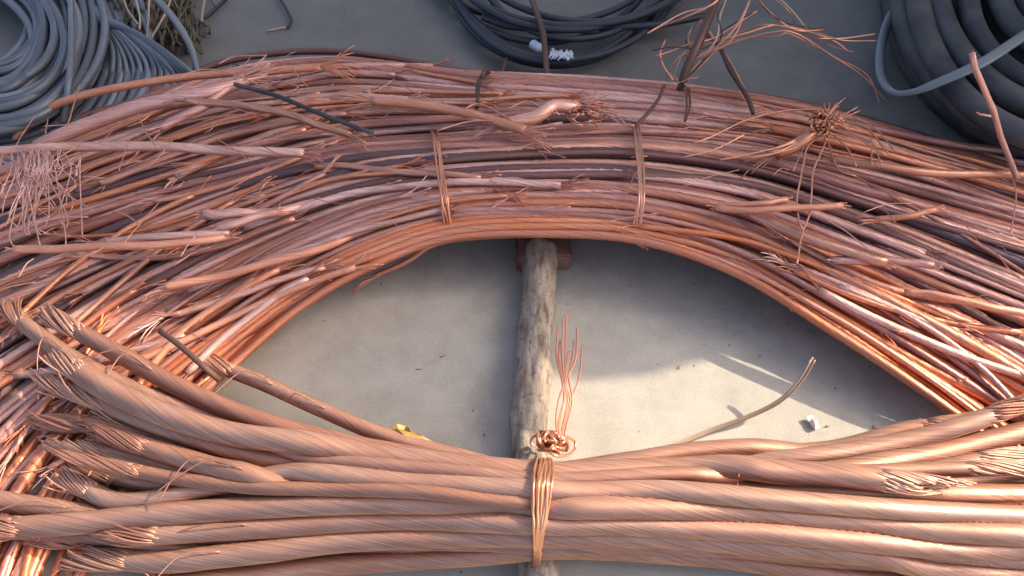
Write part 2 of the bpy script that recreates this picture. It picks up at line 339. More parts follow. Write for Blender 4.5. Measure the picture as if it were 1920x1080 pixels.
def strays(root, stations, zprof, n, smin=0, smax=1):
    I = np.array([s_[0] for s_ in stations], float); O = np.array([s_[1] for s_ in stations], float); ns = len(stations)
    zt = np.array([a+b for a, b in zprof]); ax = np.arange(ns)
    for c in range(n):
        while True:
            s0 = random.uniform(1, ns-4); xm = np.interp(s0, ax, I[:, 0])
            if abs(s0-ns*.5) > ns*.14 or random.random() < .12: break
        ln = random.uniform(1.3, 3.6); t0 = random.uniform(.05, .98); t1 = min(1.02, max(0, t0+random.uniform(-.30, .30)))
        k = np.linspace(0, 1, 7); ss = s0+ln*k; tt = t0+(t1-t0)*k**random.uniform(.7, 1.6)+random.gauss(0, .05)*np.sin(k*3.1)
        P = []
        for a, b in zip(ss, tt):
            i = np.array([np.interp(a, ax, I[:, j]) for j in (0, 1)]); o = np.array([np.interp(a, ax, O[:, j]) for j in (0, 1)])
            p = i+(o-i)*np.clip(b, .02, 1.08); P.append(at(p[0], p[1], np.interp(a, ax, zt)*(.62+.38*math.sqrt(max(0, 1-(2*min(1, max(0, b))-1)**2)))+.007))
        rr = random.uniform(.0022, .0062); m = random.choice((M_pink, M_pink, M_inner, M_wire, M_rust))
        W = spline(P, 60); mb = MB(); mb.tube(W, rr, lobes=9, lay=rr*28, step=.011, depth=.14)
        ob = mb.build('loose_strand', m, root)
        fb = MB(); W2, _ = resample(W, .01)
        frayed(fb, W2, rr, 0, 9, .035, .0008, .8); frayed(fb, W2, rr, 1, 9, .035, .0008, .8)
        tag(fb.build('frayed_end', m, ob), kind='stuff')
strays(coilA, A_ST, A_Z, 36)
strays(coilB, B_ST, B_Z, 32)
# ties round the coils
def tie(root, pts, nw, mat, wr=.0016, spread=4, name='tie', lobes=0):
    mb = MB()
    for i in range(nw):
        o = (i-(nw-1)/2)*spread
        P = [at(x+o+random.uniform(-2, 2)*(0 < k < len(pts)-1)+math.sin(k*2.1+i*2)*spread*.5, y, z) for k, (x, y, z) in enumerate(pts)]
        mb.tube(spline(P, 40), wr, sides=6, step=.006)
    return mb.build(name, mat, root)
tie(coilA, [(812, 246, .06), (814, 252, .115), (820, 275, .138), (826, 320, .15), (832, 370, .148), (838, 410, .125), (842, 436, .098), (840, 452, .06), (838, 440, .04)], 4, M_wire, .0018, 3.5)
tie(coilA, [(1190, 232, .06), (1193, 242, .118), (1198, 275, .138), (1201, 320, .15), (1200, 370, .148), (1197, 410, .125), (1193, 438, .098), (1190, 455, .055), (1190, 440, .04)], 4, M_wire, .0018, 3)
tie(coilB, [(915, 132, .03), (912, 138, .09), (903, 145, .115), (896, 165, .125), (895, 190, .118), (895, 206, .105)], 2, M_brown, .0022, 3)
tie(coilB, [(1293, 160, .03), (1292, 168, .09), (1290, 185, .11), (1288, 205, .112), (1284, 228, .10)], 2, M_brown, .0018, 4)
mb = MB()
for k in range(3): mb.tube(spline([at(915+k*2, 137, .095), at(909, 132-k, .108), at(903, 138, .112), at(905+k*3, 146, .12)], 14), .0016, step=.004)
mb.build('tie_knot', M_brown, coilB)
# ------------------------------------------------------------------ lower bundle over the log
low = empty('copper_bundle', tuple(at(1010, 1000, 0)))
tag(low, 'bundle of thick copper cables lying across the log, tied at its middle with bright wire', 'cable bundle')
# left pts, centre row at the tie, right pts ; z at ends / centre ; radius
LOW = [
 ([(30, 592, .075), (70, 625, .08), (150, 680, .085), (300, 752, .085), (480, 802, .08), (700, 850, .075)], (878, .066), [(1300, 852, .06), (1500, 850, .055), (1640, 862, .05), (1790, 868, .05)], .0125),
 ([(135, 615, .085), (230, 668, .09), (340, 730, .09), (480, 795, .085), (640, 838, .08), (800, 868, .075)], (892, .072), [(1250, 884, .07), (1400, 882, .065), (1560, 876, .06), (1700, 880, .06), (1960, 905, .055)], .0135),
 ([(418, 690, .055), (500, 722, .06), (600, 768, .06), (720, 818, .06), (860, 856, .058)], (872, .058), [(1200, 858, .055), (1380, 846, .05), (1560, 838, .05), (1690, 806, .06), (1755, 796, .065)], .0115),
 ([(135, 690, .10), (220, 742, .105), (330, 790, .105), (480, 830, .10), (700, 866, .092)], (896, .088), [(1230, 896, .085), (1430, 897, .098), (1570, 902, .105), (1668, 914, .105)], .0165),
 ([(185, 752, .085), (300, 800, .085), (450, 845, .085), (650, 880, .085)], (906, .084), [(1300, 915, .08), (1500, 900, .07), (1700, 862, .07), (1960, 800, .07)], .015),
 ([(335, 742, .075), (400, 762, .075), (500, 800, .075), (620, 842, .075), (800, 874, .072)], (884, .068), [(1300, 866, .06), (1500, 862, .06), (1700, 828, .07), (1800, 800, .08), (1875, 772, .09)], .0135),
 ([(140, 792, .07), (220, 798, .075), (340, 822, .078), (480, 856, .08), (700, 898, .088)], (922, .092), [(1250, 928, .09), (1450, 930, .088), (1700, 938, .085), (1960, 930, .08)], .0145),
 ([(182, 840, .065), (260, 856, .07), (360, 884, .075), (500, 906, .08), (720, 925, .085)], (940, .092), [(1300, 948, .09), (1550, 952, .088), (1750, 958, .085), (1980, 965, .08)], .014),
 ([(255, 834, .085), (330, 856, .09), (440, 892, .09), (600, 915, .088)], (932, .080), [(1250, 942, .078), (1500, 925, .075), (1740, 905, .07), (1960, 880, .07)], .014),
 ([(190, 888, .05), (280, 906, .055), (400, 920, .06), (600, 928, .07)], (948, .075), [(1300, 966, .075), (1550, 975, .075), (1800, 985, .07), (1980, 995, .07)], .013),
 ([(152, 912, .06), (215, 940, .065), (300, 934, .075), (390, 910, .085), (520, 902, .09), (700, 912, .095)], (936, .102), [(1250, 944, .10), (1500, 962, .095), (1700, 974, .09), (1980, 975, .085)], .0135),
 ([(-60, 928, .05), (60, 948, .05), (220, 966, .055), (450, 962, .065), (700, 955, .08)], (962, .088), [(1250, 972, .088), (1500, 992, .085), (1720, 1003, .08), (1830, 1006, .08)], .014),
 ([(18, 992, .05), (120, 988, .055), (300, 972, .065), (500, 955, .08), (720, 948, .09)], (954, .098), [(1300, 960, .098), (1550, 980, .09), (1760, 1000, .085), (1990, 1015, .08)], .0155),
 ([(150, 1000, .03), (280, 1022, .035), (450, 1010, .045), (650, 990, .06)], (985, .068), [(1300, 990, .068), (1550, 1015, .06), (1800, 1035, .055), (1990, 1040, .05)], .014),
 ([(272, 1008, .06), (380, 998, .065), (520, 988, .075), (720, 975, .085)], (978, .09), [(1300, 990, .088), (1540, 1012, .08), (1780, 1025, .075), (1990, 1032, .07)], .0145),
 ([(218, 1052, .035), (340, 1054, .04), (500, 1040, .05), (700, 1015, .06)], (1004, .07), [(1300, 1010, .07), (1600, 1040, .06), (1800, 1062, .05), (2000, 1080, .045)], .0155),
 ([(300, 1095, .03), (450, 1078, .035), (650, 1052, .045), (800, 1035, .05)], (1020, .055), [(1250, 1022, .055), (1500, 1055, .045), (1700, 1085, .035), (1900, 1120, .03)], .0135),
 ([(60, 1000, .03), (200, 1012, .035), (400, 1030, .045), (650, 1020, .055)], (1010, .06), [(1300, 1018, .06), (1550, 1045, .05), (1760, 1055, .045), (1950, 1060, .04)], .0125),
 ([(430, 930, .05), (600, 935, .06), (800, 945, .07)], (968, .074), [(1200, 972, .074), (1450, 975, .07), (1700, 990, .06), (1960, 1005, .055)], .012),
 ([(300, 960, .04), (500, 985, .05), (750, 992, .058)], (994, .06), [(1250, 998, .06), (1500, 1000, .055), (1700, 1008, .05), (1850, 1012, .05)], .013),
 ([(390, 776, .065), (500, 838, .07), (650, 872, .075), (820, 892, .074)], (912, .072), [(1200, 922, .072), (1500, 905, .068), (1720, 888, .066), (1860, 862, .07)], .013),
 ([(230, 810, .05), (330, 856, .055), (480, 888, .06), (700, 915, .068)], (926, .068), [(1300, 955, .068), (1600, 962, .062), (1900, 955, .06)], .013),
]
for i in (1, 2, 4, 6, 7, 9):      # thinner cables tucked between the thick ones
    cy = 892+i*14; cz = random.choice((.058, .095, .1)); y0 = 760+i*29+random.uniform(-20, 20); x0 = random.uniform(120, 420)
    y1 = 855+i*21+random.uniform(-15, 15); x1 = random.uniform(1480, 1990); zl, zr = cz-random.uniform(.0, .03), cz-random.uniform(.0, .02)
    LOW.append(([(x0, y0, zl), (x0+130, y0+(cy-y0)*.28+random.uniform(-8, 8), zl), (x0+300, y0+(cy-y0)*.6, (zl+cz)/2), (800, cy+(y0-cy)*.1, cz)], (cy, cz),
                [(1300, cy+(y1-cy)*.3, cz), (x1*.5+700, cy+(y1-cy)*.7, zr), (x1, y1, zr)], random.uniform(.0075, .0105)))
PATHS = []; RAD = []
for (lp, (cy, cz), rp_, r) in LOW:
    cy = 886+(cy-872)*.93
    W = spline(px(lp + [(1010, cy, cz)] + rp_, .06), 160)
    W[:, 2] += np.interp(np.linspace(0, 1, 160), np.linspace(0, 1, 9), RS.randn(9)*.0015)
    PATHS.append(W); RAD.append(r*.79)
# let the cables press each other apart, slice by slice, so that they lie side by side
RAD = np.array(RAD); GX = np.linspace(-.85, .85, 86); NC = len(PATHS)
Y0 = np.full((NC, 86), np.nan); Z0 = Y0.copy()
for c, W in enumerate(PATHS):
    o_ = np.argsort(W[:, 0]); xx = W[o_, 0]; ok = (GX >= xx[0]) & (GX <= xx[-1])
    Y0[c, ok] = np.interp(GX[ok], xx, W[o_, 1]); Z0[c, ok] = np.interp(GX[ok], xx, W[o_, 2])
Y, Z = Y0.copy(), Z0.copy(); floor = .044*np.exp(-(GX/.16)**2)+.001
for it in range(90):
    for k in range(86):
        a = np.where(~np.isnan(Y[:, k]))[0]
        if len(a) < 2: continue
        dy = Y[a, k][:, None]-Y[a, k][None]; dz = Z[a, k][:, None]-Z[a, k][None]
        d = np.sqrt(dy*dy+dz*dz)+1e-6; need = (RAD[a][:, None]+RAD[a][None])*.92; ov = np.clip(need-d, 0, None); np.fill_diagonal(ov, 0)
        Y[a, k] += (dy/d*ov).sum(1)*.22; Z[a, k] += (dz/d*ov).sum(1)*.38
        Y[a, k] += (Y0[a, k]-Y[a, k])*.09; Z[a, k] += (Z0[a, k]-Z[a, k])*.015
        Z[a, k] = np.maximum(Z[a, k], floor[k]+RAD[a])
    if it % 3 == 2:
        for A_, A0 in ((Y, Y0), (Z, Z0)):
            D_ = A_-A0; M_ = ~np.isnan(D_); Q = np.where(M_, D_, 0); w_ = M_.astype(float)
            num = Q.copy(); den = w_.copy()
            num[:, 1:] += Q[:, :-1]; den[:, 1:] += w_[:, :-1]; num[:, :-1] += Q[:, 1:]; den[:, :-1] += w_[:, 1:]
            A_[M_] = (A0+num/np.maximum(den, 1))[M_]
for c, W in enumerate(PATHS):
    ok = ~np.isnan(Y[c])
    W[:, 1] += np.interp(W[:, 0], GX[ok], (Y-Y0)[c, ok]); W[:, 2] += np.interp(W[:, 0], GX[ok], (Z-Z0)[c, ok])
for W, r in zip(PATHS, RAD):
    mb = MB(); mb.tube(W, [r*.72, r*.96]+[r]*60+[r*.96, r*.72], lobes=27, lay=r*21, step=.0062, depth=.15, flat=.9)
    ob = mb.build('cable', M_big, low)
    fb = MB(); W2, _ = resample(W, .01)
    brush(fb, W2, r, 0); brush(fb, W2, r, 1)
    for s in range(random.randint(0, 2)):      # stray wires peeled off the end
        k = random.randint(3, 14); d = np.array([random.uniform(-.03, .03), random.uniform(-.04, .0), 0])
        p = W2[k]; fb.tube(spline([W2[k+4]+[0, 0, r], p+[0, 0, r+.006], p+d*.7+[-.02, 0, r], p+d*1.6+[-.035, 0, 0]], 12), .0009, sides=5, step=.006)
    tag(fb.build('frayed_end', M_big, ob), kind='stuff')
# bright wire tie: several thin wires drawn over the bundle, following its outline at the middle
kx = int(np.argmin(abs(GX-.03))); ok = ~np.isnan(Y[:, kx]); cy_, cz_, cr_ = Y[ok, kx], Z[ok, kx], RAD[ok]
ya, yb = (cy_+cr_).max()+.002, (cy_-cr_).min()-.002
ys = np.linspace(ya, yb, 22); env = np.array([max([cz+math.sqrt(max(0, (q_+.003)**2-(y-cy)**2)) if abs(y-cy) < q_+.003 else 0 for cy, cz, q_ in zip(cy_, cz_, cr_)]) for y in ys])
env = np.maximum(env, .05)
for _ in range(20): env[1:-1] = np.maximum(env[1:-1], (env[:-2]+env[2:])/2)
TOPY, TOPZ = ya, env[2]
for i in range(13):
    f = (i-6)/6*random.uniform(.6, 1.1)
    P = [np.array([.040+f*.004, ya+.001, .035])]
    for k, (y, z) in enumerate(zip(ys, env)):
        u = k/21; P.append(np.array([.040-.012*u+f*(.004+.009*math.sin(u*3.14))+random.gauss(0, .0004), y, z+.0015+.001*math.sin(i*2.4+k*.4)]))
    P.append(np.array([.028+f*.004, yb-.001, .03]))
    mb = MB() if i == 0 else mb
    mb.tube(spline(P, 60), .0016, sides=6, step=.006)
mb.build('tie', M_bright, low)
mb = MB()
for i in range(14):
    cx, cy = random.choice(((1022, 832), (1048, 834), (1036, 830)))
    cx += random.uniform(-6, 6); cy += random.uniform(-6, 6)
    rx, ry = random.uniform(9, 27), random.uniform(8, 20); a0 = random.random()*6; tilt = random.uniform(-.9, .9)
    P = []
    for k in range(15):
        a = a0+k/14*5.6
        P.append(at(cx+rx*math.cos(a)+tilt*ry*math.sin(a), cy+ry*math.sin(a)-tilt*5*math.cos(a), .088+.02*math.sin(a*1.5+i)+random.uniform(-.002, .002)))
    mb.tube(spline(P, 50), .0017, sides=6, step=.005)
mb.build('tie_knot', M_bright, low)
mb = MB()
for (tx, ty, mx_) in [(1046, 612, 1056), (1062, 590, 1050), (1056, 598, 1064), (1082, 616, 1058), (1076, 640, 1072), (1092, 648, 1066), (1066, 660, 1054), (1050, 640, 1068)]:
    mb.tube(spline([at(1050+random.uniform(-6, 8), 832, .09), at(1052+(mx_-1060)*.9, 796, .10), at(mx_+random.uniform(-4, 4), 752, .108), at((mx_+tx)/2+random.uniform(-7, 7), 710, .113), at(tx-2, 670, .115), at(tx, ty, .11)], 30), .0013, sides=6, step=.006)
mb.build('tie_tail', M_rust, low)
# ------------------------------------------------------------------ log, brick
LOGP = spline([at(1014, 452, .028), at(1008, 560, .026), at(1000, 680, .024), at(990, 850, .022), at(1000, 960, .021), at(1012, 1068, .021), at(1018, 1150, .021)], 60)
mb = MB(); m_, L_ = resample(LOGP, .006); T, N, B = frames(m_)
K = 40; V = []; KNOTS = [(random.uniform(3, 70), random.uniform(0, 6.28)) for _ in range(16)]
rr = np.interp(np.linspace(0, 1, len(m_)), [0, .5, 1], [.0255, .0225, .0225])
for i in range(len(m_)):
    e = min(1, math.sqrt(max(.05, min(i, len(m_)-1-i)/2.6)))
    for k in range(K):
        a = k/K*6.283
        kn = sum(.16*math.exp(-((i-ki)/2.6)**2-((a-ka)/.45)**2) for ki, ka in KNOTS)
        bmp = 1+kn+.05*math.sin(3*a+i*.11)+.035*math.sin(5*a-i*.23+1)+.03*math.sin(i*.31)+.02*math.sin(i*.9+a*2)+random.uniform(-.012, .012)
        V.append(m_[i]+(N[i]*math.cos(a)+B[i]*math.sin(a))*rr[i]*bmp*e)
F = [(i*K+k, i*K+(k+1) % K, (i+1)*K+(k+1) % K, (i+1)*K+k) for i in range(len(m_)-1) for k in range(K)]
mb.v.append(np.array(V)); mb.n = len(V)
for f in F: mb.f.append(np.array([f])); mb.uv.append(np.zeros((4, 2)))
V0 = m_[0]-T[0]*.002; V1 = m_[-1]+T[-1]*.002
mb.v.append(np.array([V0, V1])); c0 = mb.n; mb.n += 2
for k in range(K):
    mb.f.append(np.array([[(k+1) % K, k, c0, c0]])); mb.uv.append(np.zeros((4, 2)))
    b0 = (len(m_)-1)*K; mb.f.append(np.array([[b0+k, b0+(k+1) % K, c0+1, c0+1]])); mb.uv.append(np.zeros((4, 2)))
tag(mb.build('log', M_bark), 'rough weathered wooden pole lying on the concrete under the lower copper bundle', 'log')
def block(name, x0, y0, x1, y1, h, mat, label, cat, rot=0):
    a = at(x0, y1, h); b = at(x1, y0, h)
    c = (a+b)/2; hx, hy = abs(b[0]-a[0])/2, abs(b[1]-a[1])/2
    bm = bmesh.new(); bmesh.ops.create_cube(bm, size=1)
    for v in bm.verts: v.co = Vector((v.co.x*2*hx, v.co.y*2*hy, (v.co.z+.5)*h))
    bmesh.ops.bevel(bm, geom=bm.edges[:], offset=.004, segments=2, affect='EDGES')
    bmesh.ops.subdivide_edges(bm, edges=bm.edges[:], cuts=2, use_grid_fill=True)
    for v in bm.verts: v.co += Vector([random.uniform(-.0012, .0012) for _ in range(3)])
    me = bpy.data.meshes.new(name); bm.to_mesh(me); bm.free(); me.materials.append(mat)
    o = bpy.data.objects.new(name, me); S.collection.objects.link(o); o.location = (c[0], c[1], .001); o.rotation_euler.z = rot
    return tag(o, label, cat)
block('brick', 966, 400, 1066, 482, .036, M_brick, 'brown brick lying behind the far end of the wooden pole, under the copper arch', 'brick', R(3))
# ------------------------------------------------------------------ loose copper cables on top
def loose(name, pts, r, mat, label, cat='copper cable', group=None, lobes=8, z=.13, ends=(12, 12), flen=.03, splay=.6):
    W = spline(px(pts, z), 100); r *= .88
    W += np.stack([np.interp(np.linspace(0, 1, 100), np.linspace(0, 1, 7), RS.randn(7)*.0012) for _ in range(3)], 1)*[1, 1, .5]
    mb = MB(); mb.tube(W, r, lobes=max(lobes, 11) if lobes > 4 else 4, lay=r*28, step=.009, depth=.13)
    if ends:
        root = mb.build(name, mat); tag(root, label, cat, group or ('loose copper cables lying on the arches' if name == 'copper_cable' else None))
        W2, _ = resample(W, .01); fb = MB()
        for e, k in enumerate(ends):
            if k: frayed(fb, W2, r, e, k, flen, .0009, splay)
        if fb.n: tag(fb.build('frayed_end', mat, root), kind='stuff')
        return root
loose('copper_cable', [(20, 268, .03), (70, 215, .07), (150, 180, .10), (300, 152, .115), (450, 135, .12), (600, 128, .12)], .0075, M_rust, 'orange oxidised copper cable curving over the grey wire coil', ends=(6, 26), flen=.06, splay=1)
loose('copper_cable', [(-40, 286, .10), (120, 276, .11), (300, 276, .12), (450, 284, .12), (570, 286, .12)], .0085, M_pink, 'straight pale pink copper cable lying level at the left edge', ends=(8, 14))
loose('copper_cable', [(70, 275, .08), (160, 235, .10), (260, 200, .115), (370, 178, .125), (460, 148, .125)], .013, M_pink, 'thick frayed pink copper cable rising from the left towards the outer arch', ends=(24, 30), flen=.05, lobes=14)
loose('copper_cable', [(350, 190, .125), (450, 196, .13), (540, 212, .13), (600, 236, .13), (660, 252, .125)], .007, M_wire, 'pale orange copper strand bending down across the outer arch', ends=(14, 10))
loose('copper_cable', [(300, 240, .11), (380, 200, .12), (430, 165, .125), (500, 138, .12)], .008, M_pink, 'short pink copper cable crossing under the bent pale strand', ends=(10, 10))
loose('copper_cable', [(700, 190, .13), (800, 200, .135), (900, 218, .14), (985, 245, .14)], .0085, M_rust, 'frayed orange copper cable end lying over the outer arch near its left tie', ends=(16, 26), flen=.045)
loose('copper_cable', [(940, 235, .13), (1000, 222, .14), (1040, 200, .145), (1080, 200, .14)], .012, M_pink, 'stubby doubled-over pink cable between the two arches', ends=(10, 40), lobes=12, flen=.05, splay=1)
loose('copper_cable', [(28, 467, .12), (150, 464, .13), (280, 460, .13), (400, 450, .12), (440, 442, .11)], .0065, M_rust, 'thin orange copper rod pointing left across the left arm of the arch', ends=(6, 4), flen=.015)
loose('copper_cable', [(200, 455, .12), (300, 445, .13), (430, 438, .12)], .0065, M_pink, 'pink copper rod lying just beyond the thin orange rod', ends=(6, 6), flen=.015)
loose('copper_cable', [(382, 404, .13), (440, 402, .13), (520, 398, .115), (600, 380, .10)], .0085, M_pink, 'cut pink cable end poking left out of the left arm', ends=(10, 8), flen=.012)
loose('copper_cable', [(405, 430, .125), (450, 416, .13), (520, 396, .125)], .007, M_pink, 'short cut cable end just below the poking pink end', ends=(8, 8), flen=.012)
loose('copper_cable', [(310, 540, .10), (400, 520, .105), (500, 495, .11), (620, 458, .11), (700, 420, .10)], .0068, M_rust, 'vivid orange copper strand slanting across the inner left arm', ends=(6, 4))
loose('copper_cable', [(1340, 388, .13), (1420, 382, .14), (1475, 375, .14)], .0055, M_rust, 'short orange copper rod over the right arm, shorter of the two side by side', ends=(5, 5), flen=.012)
loose('copper_cable', [(1345, 393, .135), (1450, 392, .145), (1580, 386, .145)], .0055, M_rust, 'longer orange copper rod over the right arm beside a shorter one', ends=(5, 5), flen=.01)
loose('copper_cable', [(1400, 400, .12), (1500, 442, .125), (1600, 475, .12), (1660, 494, .115)], .009, M_wire, 'pale copper cable with a cut end on the right arm', ends=(6, 12), flen=.01)
loose('copper_cable', [(1560, 488, .11), (1660, 490, .115), (1752, 496, .115)], .0065, M_pink, 'pink cut cable pointing right beside the pale cut end', ends=(6, 10), flen=.01)
loose('copper_cable', [(1700, 548, .09), (1780, 560, .10), (1860, 575, .10), (1950, 592, .09)], .006, M_rust, 'bright orange strand near the right edge over the right arm', ends=(6, 0))
loose('copper_cable', [(1640, 412, .11), (1700, 405, .12), (1750, 392, .125)], .005, M_rust, 'small orange strand end in the upper right arm', ends=(10, 8), flen=.02)
loose('copper_cable', [(1560, 298, .12), (1650, 312, .125), (1780, 326, .12), (1930, 330, .11)], .0075, M_wire, 'pale copper cable running level to the right edge below the knot', ends=(8, 0))
loose('copper_rod', [(1820, 100, .30), (1838, 145, .27), (1860, 205, .22), (1885, 275, .16), (1908, 335, .12)], .0048, M_pink, 'thin copper rod standing up in front of the thick black coil', ends=(5, 0), flen=.004)
loose('copper_rod', [(1835, 214, .16), (1880, 222, .15), (1925, 240, .14)], .0025, M_pink, 'short thin pink rod crossing the upright copper rod', ends=(3, 0), flen=.006)
loose('copper_cable', [(700, 520, .04), (750, 498, .055), (800, 465, .075), (850, 448, .08)], .0045, M_wire, 'thin dusty strand hanging loose below the left tie of the inner arch', ends=(8, 0), flen=.03)
loose('copper_cable', [(1140, 442, .07), (1180, 448, .075), (1210, 462, .07)], .0035, M_rust, 'short strand end sticking out below the right tie of the inner arch', ends=(4, 4), flen=.006)
# dark slim pieces
loose('black_wire', [(440, 160, .13), (520, 182, .135), (600, 215, .135), (680, 246, .13)], .0032, M_thick, 'slim black wire lying diagonally over the outer arch', 'black wire', lobes=0, ends=None) if False else None
def wire(name, pts, r, mat, label=None, cat=None, z=.02, group=None, parent=None, sides=7, kind=None):
    if name == 'rusty_wire': group = 'rusty wires beyond the outer arch'
    mb = MB(); mb.tube(spline(px(pts, z), 60), r, sides=sides, step=.008)
    o = mb.build(name, mat, parent); return tag(o, label, cat, group, kind)
wire('black_wire', [(440, 158, .135), (520, 180, .14), (600, 213, .14), (700, 250, .135)], .0036, M_thick, 'slim black wire lying diagonally over the outer arch', 'black wire')
wire('black_stick', [(1345, -10, .20), (1318, 60, .18), (1300, 100, .165), (1285, 135, .14), (1276, 168, .11)], .0075, M_brown, 'dark brown stick leaning down onto the outer arch', 'stick')
wire('rusty_wire', [(990, -20, .06), (1005, 20, .07), (1018, 60, .07), (1022, 100, .06), (1026, 142, .06)], .0055, M_brown, 'brown wire hanging straight down over the middle black coil', 'wire')
wire('rusty_wire', [(960, 95, .03), (950, 110, .03), (945, 125, .025), (940, 138, .02)], .003, M_brown, 'short brown wire end lying below the middle black coil', 'wire')
wire('rusty_wire', [(1320, 60, .10), (1350, 90, .10), (1368, 130, .10), (1400, 180, .12), (1412, 212, .12)], .0038, M_brown, 'reddish wire dropping from the tangle onto the outer arch', 'wire')
wire('rusty_wire', [(1330, 60, .09), (1362, 105, .09), (1392, 160, .10), (1405, 195, .12)], .0026, M_wire, 'thin copper wire running beside the reddish dropping wire', 'wire')
wire('binding_wire', [(1245, 160, .12), (1235, 185, .125), (1215, 212, .13), (1192, 236, .135)], .003, M_brown, 'brown binding wire slanting to the right tie of the inner arch', 'wire')
wire('binding_wire', [(300, 620, .10), (340, 650, .105), (385, 690, .10), (410, 712, .08)], .0040, M_brown, 'dark strap lying across the inner left arm', 'strap')
# tangle of thin bare wire, top right of centre
TG = empty('wire_tangle', tuple(at(1320, 110, 0)))
tag(TG, 'loose tangle of thin bare copper wires sticking up behind the outer arch', 'wire tangle')
for pts in [
 [(1248, 75, .16), (1238, 100, .15), (1245, 125, .14), (1262, 150, .13)],
 [(1225, 55, .15), (1290, 30, .2), (1340, 5, .22), (1360, -20, .22)],
 [(1300, 125, .13), (1330, 100, .17), (1380, 50, .2), (1410, -10, .22)],
 [(1280, 150, .12), (1340, 80, .18), (1350, 30, .2), (1365, -10, .22)],
 [(1270, 110, .13), (1320, 85, .16), (1400, 62, .18), (1450, 48, .18), (1500, 55, .17), (1560, 75, .14), (1592, 98, .12)],
 [(1285, 118, .13), (1360, 85, .15), (1440, 62, .17), (1490, 62, .17), (1560, 105, .12), (1620, 145, .08), (1662, 190, .05)],
 [(1415, -10, .2), (1440, 20, .2), (1470, 45, .18), (1500, 58, .17), (1545, 56, .16)],
 [(1450, -10, .2), (1480, 15, .18), (1515, 58, .16)],
 [(1535, 72, .15), (1580, 72, .14), (1640, 64, .14)],
 [(1230, 105, .15), (1262, 95, .15), (1300, 80, .16), (1340, 70, .16), (1420, 20, .19)],
 [(1262, 150, .12), (1275, 110, .14), (1290, 92, .15), (1320, 78, .16)],
 [(1305, 95, .14), (1290, 75, .14), (1300, 50, .15), (1330, 30, .16)]]:
    wire('wire', pts, .0016, M_straw if random.random() < .3 else M_wire, parent=TG)
    wire('wire', [(p[0]+random.gauss(0, 9), p[1]+random.gauss(0, 7), max(.02, p[2]+random.gauss(0, .012))) for p in pts], .0012, random.choice((M_wire, M_rust, M_brown)), parent=TG)
# knot of frayed wire on the outer arch, right
KN = empty('frayed_knot', tuple(at(1545, 240, .1)))
tag(KN, 'bushy knot of frayed orange copper wires on the right of the outer arch', 'wire knot')
mb = MB()
for i in range(70):
    cx, cy = 1545+random.gauss(0, 9), 228+random.gauss(0, 9)
    a = random.uniform(0, 6.28); l = random.uniform(12, 34)
    dx, dy = math.cos(a)*l, math.sin(a)*l*.8
    mb.tube(spline([at(cx, cy, .13), at(cx+dx*.5+random.gauss(0, 4), cy+dy*.5+random.gauss(0, 4), .145+random.random()*.015), at(cx+dx, cy+dy, .135+random.uniform(-.01, .02))], 10), .0014, sides=5, step=.006)
tag(mb.build('wire_tuft', M_rust, KN), kind='stuff')
for pts in [
 [(1540, 235), (1480, 270), (1400, 290), (1350, 300)], [(1535, 240), (1470, 272), (1420, 282), (1330, 268)], [(1530, 205), (1470, 208), (1400, 225), (1330, 258), (1300, 268)],
 [(1545, 245), (1515, 275), (1508, 300), (1500, 340), (1494, 375), (1498, 415), (1505, 430)], [(1555, 250), (1540, 285), (1525, 320), (1522, 360), (1518, 400), (1504, 440), (1494, 495)],
 [(1560, 230), (1600, 250), (1640, 280), (1662, 290)], [(1565, 240), (1620, 260), (1640, 275), (1652, 310)], [(1560, 250), (1590, 280), (1605, 312)], [(1575, 225), (1625, 240), (1665, 288)],
 [(1550, 255), (1560, 290), (1575, 320), (1605, 330)], [(1500, 275), (1440, 290), (1400, 296)], [(1530, 245), (1500, 262), (1470, 280), (1440, 285)], [(1630, 245), (1634, 275), (1634, 310)]]:
    wire('wire', pts, .0014, M_wire, z=.14, parent=KN)
loose('copper_cable', [(1450, 290, .12), (1500, 266, .135), (1545, 238, .14)], .012, M_wire, 'thick pink cable end bound into the bushy frayed knot', ends=(20, 30), lobes=12, flen=.05, splay=.9)
# small crumpled wire loops between arches
LP = empty('wire_loops', tuple(at(1090, 225, .1)))
tag(LP, 'crumpled loops of thin pink wire between the two arches', 'wire tangle')
for i in range(13):
    cx, cy = random.uniform(1070, 1130), random.uniform(200, 222); rx, ry = random.uniform(10, 26), random.uniform(6, 14)
    a0 = random.random()*6
    wire('wire', [(cx+rx*math.cos(a0+k*.6), cy+ry*math.sin(a0+k*.6), .14+.01*math.sin(k+i)) for k in range(9)], .0014, M_wire, parent=LP)
for pts in [[(950, 205), (990, 190), (1020, 205), (1050, 215)], [(1110, 205), (1140, 215), (1160, 230), (1190, 236)], [(870, 205), (900, 195), (960, 225)], [(820, 245), (880, 228), (950, 226)], [(1005, 185), (1030, 195), (1045, 212)], [(1120, 210), (1150, 212), (1175, 235)]]:
    wire('wire', pts, .0014, M_wire, z=.145, parent=LP)
# frayed brush of thin wires at the left edge
BR = empty('wire_brush', tuple(at(70, 340, .1)))
tag(BR, 'drooping brush of thin pinkish copper wires at the left edge', 'wire tuft')
mb = MB()
for i in range(55):
    x = random.gauss(66, 30); y = 285+random.uniform(-8, 10)
    ex = x+random.uniform(-55, 38); ey = 390+random.gauss(0, 38)
    mb.tube(spline([at(x, y, .125), at(x+random.gauss(0, 9), y+35, .135), at(ex+random.gauss(0, 8), ey-25, .12), at(ex+random.gauss(0, 12), ey, .115)], 12), .0009, sides=5, step=.01)
tag(mb.build('wire_tuft', M_pink, BR), kind='stuff')
